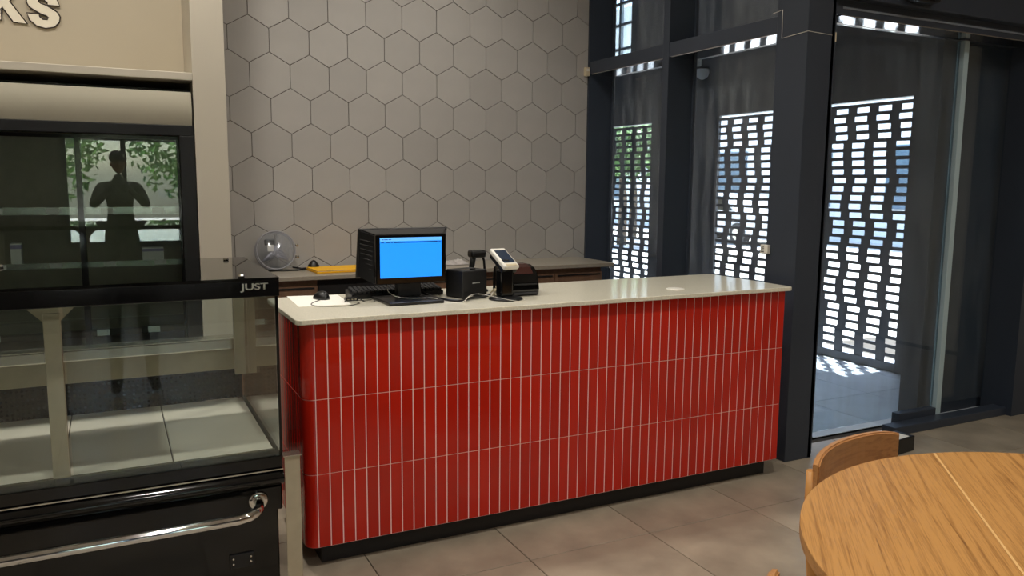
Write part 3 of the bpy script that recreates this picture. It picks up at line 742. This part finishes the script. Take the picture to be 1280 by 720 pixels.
MB().box(-.18, .20, -.13, .13, 0, .012, bev=.003).build('cover', M_YEL, fd, world=False)
MB().box(-.175, .195, -.127, .125, .012, .016, bev=.001).build('pages', M_PAPER, fd, world=False)
MB().box(-.18, .20, -.13, .13, .016, .019, bev=.001).build('top_cover', M_YEL, fd, world=False)
# crumpled pale cloth
cl = MB(); bmesh.ops.create_grid(cl.bm, x_segments=24, y_segments=14, size=1)
for v in cl.bm.verts:
    x, y = v.co.x, v.co.y
    e = max(0, 1-max(abs(x), abs(y))**4)
    v.co = Vector((x*.085, y*.05, .004+e*(.018+.012*math.sin(7*x+2*y)+.008*math.sin(11*y-3*x))))
tag(cl.xf(Matrix.Translation((2.15, 5.16, ZB))).build('crumpled_cloth', mat('pale_cloth', (180, 174, 170), .9), smooth=True), 'crumpled pale cloth on the grey back worktop behind the till', 'cloth')

# ---------------------------------------------------------------- small fittings on the frames
b1 = thing('magnet_switch', 'small white door switch box on the charcoal corner post', 'switch box', (XR, 3.40, 1.19))
box(XR-.022, XR, 3.375, 3.432, 1.165, 1.215, bev=.003).build('housing', M_WHITE, b1)
for k in range(4): box(XR-.0228, XR-.0218, 3.402, 3.426, 1.173+.01*k, 1.178+.01*k).build('grille_slot', M_DKGREY, b1)
b2 = thing('motion_sensor', 'small cream sensor box on the hexagon tiles by the window jamb', 'sensor', (3.305, YW, 2.40))
box(3.287, 3.325, YW-.04, YW-.009, 2.365, 2.43, bev=.003).build('housing', M_CREAMP, b2)
box(3.294, 3.318, YW-.042, YW-.04, 2.40, 2.42, bev=.0005).build('lens', M_WHITE, b2)
b3 = thing('door_contact', 'cream magnetic contact pair at the top of the door frame', 'contact', (3.56, 3.23, 2.35))
box(3.528, 3.546, 3.215, 3.235, 2.325, 2.375, bev=.002).build('switch_half', M_CREAMP, b3)
box(3.552, 3.570, 3.215, 3.235, 2.325, 2.375, bev=.002).build('magnet_half', M_CREAMP, b3)
cable('alarm_wire', 'thin white alarm wire running over the charcoal corner post', [(XR-.003, 3.44, 2.488), (XR-.003, 3.37, 2.496), (XR-.003, 3.366, 2.345), (XR-.003, 3.28, 2.35), (XR-.003, 3.182, 2.355), (3.42, 3.182, 2.352), (3.50, 3.182, 2.349), (3.528, 3.213, 2.349)], .0016, M_WHITE, straight=True)
hs_ = thing('door_sensor', 'black motion sensor mounted on the casing over the glass door', 'sensor', (4.1, 3.14, 2.56))
MB().prism([(3.98, 2.60), (4.0, 2.575), (4.06, 2.563), (4.16, 2.563), (4.22, 2.575), (4.24, 2.60)], 3.085, 3.145, ax=1, bev=.006).build('housing', M_BLACK, hs_)
MB().box(4.05, 4.17, 3.083, 3.087, 2.575, 2.59).build('lens', M_BLACKG, hs_)
bx = thing('floor_box', 'black floor box with white label beside the glass door', 'box', (4.09, 3.06, 0), .12)
MB().box(-.085, .085, -.06, .06, 0, .09, bev=.004).build('body', M_BLACK, bx, world=False)
MB().box(-.075, .045, -.05, .05, .09, .0912).build('label_sticker', M_PAPER, bx, world=False)
MB().box(-.03, .0, -.01, .002, .0912, .0916).build('print_mark', M_DKGREY, bx, world=False)
cc = thing('dome_camera_stand_in', 'grey dome camera and junction box added outside for a reflection in the window', 'camera', (XS-.03, 6.95, 2.73))  # added on the outer wall to stand in for a reflection in the window glass
MB().box(XS-.10, XS-.03, 7.02, 7.16, 2.80, 2.95, bev=.006).build('junction_box', M_WHITE, cc)
MB().box(XS-.13, XS-.03, 6.90, 7.05, 2.74, 2.80, bev=.005).build('bracket', M_DKGREY, cc)
MB().lathe([(.07, .03), (.075, 0), (.062, -.045), (.03, -.07), (.005, -.078)], (XS-.10, 6.92, 2.74), 20).build('dome', M_WHITE, cc)

# ---------------------------------------------------------------- round table and chairs
TC, TR = (1.978, .784), .76
tb = thing('round_table', 'large round oak dining table with visible leaf seams', 'table', (TC[0], TC[1], 0))
ca, sa = math.cos(SEAM_A), math.sin(SEAM_A)
def slice_pts(lo, hi, n=56):
    """disc sliced by two lines parallel to the seams; v is the distance across the seams"""
    pts = [(TR*math.cos(2*PI*k/220), TR*math.sin(2*PI*k/220)) for k in range(220)]
    for lim, s_ in ((lo, 1), (hi, -1)):
        out = []
        for a, b in zip(pts, pts[1:]+pts[:1]):
            ia, ib = s_*(a[1]-lim) >= 0, s_*(b[1]-lim) >= 0
            if ia: out.append(a)
            if ia != ib:
                t = (lim-a[1])/(b[1]-a[1]); out.append((a[0]+t*(b[0]-a[0]), lim))
        pts = out
    return [(a*ca-b*sa, a*sa+b*ca) for a, b in pts]
for lo, hi in ((-1, -.331), (-.325, .325), (.331, 1)):
    MB().prism(slice_pts(lo, hi), .72, .75, bev=.0012, seg=1).build('table_leaf', M_OAKT, tb, world=False)
for s_ in (-.328, .328):
    h_ = math.sqrt(TR**2-s_**2)-.004
    MB().box(-h_, h_, s_-.003, s_+.003, .735, .7505).xf(Matrix.Rotation(SEAM_A, 4, 'Z')).build('seam_strip', mat('pale_seam', (222, 178, 116), .5), tb, world=False)
for k in range(4):
    a = PI/4+k*PI/2+.2; x, y = .44*math.cos(a), .44*math.sin(a); x2, y2 = .50*math.cos(a), .50*math.sin(a)
    MB().tube([(x, y, .72), (x2, y2, 0)], [.038, .024], 14).build('leg', M_OAK, tb, world=False)
MB().prism([(.40*math.cos(2*PI*k/40), .40*math.sin(2*PI*k/40)) for k in range(40)], .66, .72).build('apron', M_OAK, tb, world=False)
def chair(label, loc, rz):
    """faces local -y; backrest at local y=0"""
    t = thing('dining_chair', label, 'chair', loc, rz, 'oak chairs at the round table')
    W2, n_ = .245, 14
    outer = []; inner = []
    for k in range(n_+1):
        x = -W2 + 2*W2*k/n_; b = .055*(1-(x/W2)**2)
        outer.append((x, b+.011)); inner.append((x, b-.011))
    # curved back plank, slightly higher in the middle
    bm = MB(); rows = []
    for k in range(n_+1):
        top = .772 - .012*(abs(k/n_-.5)*2)**6; bot = .60
        rows.append([bm.bm.verts.new(p) for p in ((*outer[k], bot), (*outer[k], top), (*inner[k], top), (*inner[k], bot))])
    for k in range(n_):
        for j in range(4):
            bm.bm.faces.new((rows[k][j], rows[k][(j+1) % 4], rows[k+1][(j+1) % 4], rows[k+1][j]))
    bm.bm.faces.new(rows[0][::-1]); bm.bm.faces.new(rows[-1])
    bmesh.ops.recalc_face_normals(bm.bm, faces=bm.bm.faces[:])
    es = [e for e in bm.bm.edges if not all(abs(v.co.z-e.verts[0].co.z) < 1e-3 and abs(v.co.x-e.verts[0].co.x) < 1e-4 for v in e.verts) and abs(e.calc_face_angle(0)) > .5]
    bmesh.ops.bevel(bm.bm, geom=es, offset=.005, segments=3, affect='EDGES')
    bm.build('backrest', M_OAKB, t, world=False)
    for s_ in (-1, 1):
        MB().tube([(s_*.238, .028, 0), (s_*.226, -.002, .42), (s_*.228, .018, .62), (s_*.232, .02, .735)], [.014, .020, .019, .014], 12).build('leg', M_OAK, t, world=False)
        MB().tube([(s_*.228, -.44, 0), (s_*.218, -.40, .435)], [.014, .020], 12).build('leg', M_OAK, t, world=False)
        MB().box(s_*.218-.011, s_*.218+.011, -.40, -.005, .385, .43).build('side_rail', M_OAK, t, world=False)
    MB().box(-.215, .215, -.02, .002, .385, .43).build('back_rail', M_OAK, t, world=False)
    MB().box(-.215, .215, -.41, -.388, .385, .43).build('front_rail', M_OAK, t, world=False)
    MB().prism(rrect(-.232, .232, -.435, -.022, .05), .43, .455, bev=.008, seg=3).build('seat', M_OAKB, t, world=False)
    return t
chair('oak chair with curved back tucked in on the glass door side of the round table', (2.0, 1.622, 0), .22)
a2 = math.radians(60)
chair('oak chair showing only the tip of its back beside the round table', (1.195-.245*math.cos(a2), 1.155-.245*math.sin(a2), 0), a2)

# ---------------------------------------------------------------- ceiling downlights
def downlight(x, y):
    t = thing('ceiling_downlight', 'round white ceiling downlight over the shop floor', 'light', (x, y, CEIL), 0, 'ceiling downlights')
    MB().lathe([(.09, 0), (.11, 0), (.11, -.012), (.085, -.018), (.085, -.006)], n=28).build('ring', M_WHITE, t, world=False)
    MB().lathe([(.001, -.004), (.083, -.004), (.083, -.010), (.001, -.010)], n=28).build('lens', mat('frosted_lens', (240, 236, 226), .4), t, world=False)
    l = bpy.data.lights.new('ceiling_downlight_offscreen', 'AREA'); l.shape = 'DISK'; l.size = .16; l.energy = LAMP_W; l.color = (1, .94, .85); l.spread = math.radians(150)
    o = bpy.data.objects.new('ceiling_downlight_offscreen', l); C.objects.link(o); o.location = (x, y, CEIL-.025)
for x in (-1.6, .2, 2.0):
    for y in (-1.6, 1.7): downlight(x, y)
for x, y in ((-1.1, 4.0), (1.9, 4.2), (.35, 4.0), (4.6, 1.2), (4.6, -1.4)): downlight(x, y)

# ---------------------------------------------------------------- street things seen through the holes
fac = thing('street_building', 'white building across the sunlit street', 'building', (22, 8, -.12))
box(20, 24, -10, 38, -.12, 9).build('wall', M_FACADE, fac)
for k in range(12):
    for z in (.9, 4.3):
        y = -8+3.7*k
        wn = box(19.95, 20.0, y, y+1.7, z, z+1.8).build('window', mat('facade_window', (90, 110, 126), .15), fac)
        box(19.93, 19.95, y+.8, y+.9, z, z+1.8).build('window_bar', M_WHITEW, wn)
def tree(x, y, h, r, label, group):
    t = thing('street_tree', label, 'tree', (x, y, -.12), 0, group)
    MB().tube([(0, 0, 0), (.05, .03, h*.3), (0, .1, h*.6)], [.14, .11, .07], 10).build('trunk', M_BARK, t, world=False)
    rr = random.Random(int(x*100+y*7)); vs_ = []; fs = []
    for k in range(2200):
        while True:
            p = Vector((rr.uniform(-1, 1), rr.uniform(-1, 1), rr.uniform(-1, 1)))
            if .35 < p.length < 1: break
        c = Vector((p.x*r, p.y*r, h*.68+p.z*r*.8)); a = Vector((rr.uniform(-1, 1), rr.uniform(-1, 1), rr.uniform(-1, 1))).normalized()
        b = a.orthogonal().normalized(); s_ = rr.uniform(.07, .13); n0 = len(vs_)
        vs_ += [c-a*s_, c+b*s_*.5, c+a*s_, c-b*s_*.5]; fs.append((n0, n0+1, n0+2, n0+3))
    me = bpy.data.meshes.new('crown'); me.from_pydata(vs_, [], fs); me.materials.append(M_LEAF)
    o = bpy.data.objects.new('crown', me); C.objects.link(o); o.parent = t; o['kind'] = 'stuff'
for x, y, h, r in ((14.5, 20.6, 4.2, 1.5), (12.6, 18.4, 4.0, 1.1)):
    tree(x, y, h, r, 'leafy green street tree seen through the shutter holes', 'street trees')
struct(box(-20, 20, -30, -4.3, -.25, -.12).build('floor_yard', M_CONC), 'paved yard behind the shopfront glazing')
for x, y, h, r in ((-1.9, -10, 3.6, 1.9), (2.3, -10.6, 3.8, 2.0)):
    tree(x, y, h, r, 'leafy green tree standing in the yard behind the shopfront glazing', 'yard trees')

# ---------------------------------------------------------------- the photographer, seen mirrored in the fridge glass
pr = thing('person', 'person in dark clothes and a cap holding up a phone, mirrored in the fridge glass', 'person', (.10, -1.15, 0))
J = {'pel': ((0, 0, .98), .145), 'spn': ((0, -.01, 1.15), .135), 'cst': ((0, -.01, 1.36), .165), 'nkb': ((0, 0, 1.53), .08), 'nek': ((0, .015, 1.63), .055)}
E_ = [('pel', 'spn'), ('spn', 'cst'), ('cst', 'nkb'), ('nkb', 'nek')]
for q, s_ in (('l', -1), ('r', 1)):
    J.update({'sh'+q: ((s_*.19, -.01, 1.48), .075), 'el'+q: ((s_*.28, .15, 1.25), .05), 'wr'+q: ((s_*.12, .38, 1.42), .034), 'ha'+q: ((s_*.085, .425, 1.465), .034),
              'hp'+q: ((s_*.10, 0, .90), .105), 'kn'+q: ((s_*.115, .02, .50), .066), 'an'+q: ((s_*.12, -.02, .09), .045), 'to'+q: ((s_*.135, .15, .04), .036)})
    E_ += [('cst', 'sh'+q), ('sh'+q, 'el'+q), ('el'+q, 'wr'+q), ('wr'+q, 'ha'+q), ('pel', 'hp'+q), ('hp'+q, 'kn'+q), ('kn'+q, 'an'+q), ('an'+q, 'to'+q)]
    for k, ln in enumerate((.050, .056, .052, .042)):
        z0 = 1.495-.021*k
        J['fa%d%s' % (k, q)] = ((s_*.080, .455, z0), .0100); J['fb%d%s' % (k, q)] = ((s_*(.080-ln*.55), .474, z0), .0090); J['fc%d%s' % (k, q)] = ((s_*(.080-ln), .470, z0), .0080)
        E_ += [('ha'+q, 'fa%d%s' % (k, q)), ('fa%d%s' % (k, q), 'fb%d%s' % (k, q)), ('fb%d%s' % (k, q), 'fc%d%s' % (k, q))]
    J['ta'+q] = ((s_*.075, .428, 1.425), .0115); J['tb'+q] = ((s_*.05, .434, 1.415), .0095)
    E_ += [('ha'+q, 'ta'+q), ('ta'+q, 'tb'+q)]
ks = list(J); me = bpy.data.meshes.new('body'); me.from_pydata([J[k][0] for k in ks], [(ks.index(a), ks.index(b)) for a, b in E_], [])
ob = bpy.data.objects.new('body_source', me); C.objects.link(ob)
sk = ob.modifiers.new('skin', 'SKIN'); ss = ob.modifiers.new('sub', 'SUBSURF'); ss.levels = 2
for i, k in enumerate(ks):
    sv = me.skin_vertices[0].data[i]; sv.radius = (J[k][1], J[k][1]*(.72 if k in ('cst', 'spn', 'pel') else 1)); sv.use_root = (k == 'pel')
bme = bpy.data.meshes.new_from_object(ob.evaluated_get(bpy.context.evaluated_depsgraph_get())); bpy.data.objects.remove(ob)
bme.materials.clear(); bme.materials.append(mat('dark_clothes', (44, 44, 48), .8, var=.1, scale=20))
for p_ in bme.polygons: p_.use_smooth = True
inst('body', bme, pr, (0, 0, 0))
hdm = MB(); bmesh.ops.create_uvsphere(hdm.bm, u_segments=28, v_segments=20, radius=1)
for v in hdm.bm.verts:
    x, y, z = v.co
    jaw = 1-.28*max(0, -z)**1.3
    nose = .022*math.exp(-((x/.22)**2+((z+.12)/.24)**2)) if y > .5 else 0
    eye = -.008*(math.exp(-(((x-.36)/.17)**2+((z-.08)/.13)**2))+math.exp(-(((x+.36)/.17)**2+((z-.08)/.13)**2))) if y > .4 else 0
    mouth = -.004*math.exp(-((x/.3)**2+((z+.45)/.06)**2)) if y > .4 else 0
    v.co = Vector((x*.076*jaw, y*.096*jaw+nose+eye+mouth, z*.118))
hdm.xf(Matrix.Translation((0, .035, 1.735))).build('head', mat('skin_tone', (150, 104, 80), .6), pr, world=False, smooth=True)
for s_ in (-1, 1):
    MB().lathe([(.006, -.012), (.022, -.006), (.026, .004), (.016, .012)], (s_*.078, .03, 1.73), 14, axis=0).build('ear', MATS['skin_tone'], pr, world=False)
cpb = MB().lathe([(.086, 1.765), (.094, 1.78), (.092, 1.83), (.07, 1.868), (.03, 1.885), (.004, 1.888)], (0, .03, 0), 28).build('cap', M_BLACKM, pr, world=False)
MB().prism([(-.08, .085), (-.075, .15), (-.04, .19), (.04, .19), (.075, .15), (.08, .085)], 1.772, 1.780).build('cap_peak', M_BLACKM, cpb, world=False)
ph = thing('phone', 'black phone held up by the person in a cap', 'phone', (.10, -.70, 1.42))
MB().box(-.064, .064, -.004, .004, 0, .075, bev=.003).build('case', M_BLACK, ph, world=False)
for k in range(2): MB().lathe([(.008, .004), (.008, .007), (.004, .0075)], (.042, 0, .052-.02*k), 14, axis=1).build('lens', M_BLACKG, ph, world=False)

# ---------------------------------------------------------------- a parked car in the street
car = thing('parked_car', 'silver car parked in the street beyond the shutters', 'car', (16.5, 18.5, -.12))
MB().prism([(-2.0, .25), (-2.05, .6), (-1.9, .85), (-1.2, .92), (-.6, 1.40), (.9, 1.42), (1.5, .98), (2.0, .9), (2.05, .5), (1.95, .25)], -.82, .82, ax=0, bev=.05).build('car_body', mat('car_silver', (196, 196, 198), .3, coat=.5), car, world=False)
MB().prism([(-1.08, .95), (-.55, 1.34), (.85, 1.36), (1.32, 1.0)], -.835, .835, ax=0).build('side_windows', M_BLACKG, car, world=False)
for sx in (-.84, .62):
    for y in (-1.3, 1.25):
        wh = MB().cyl((sx, y, .31), .31, .22, 24, axis=0).build('wheel', M_BLACKM, car, world=False)
        MB().cyl((sx-.01, y, .31), .18, .24, 18, axis=0).build('hub_cap', M_STEEL, wh, world=False)
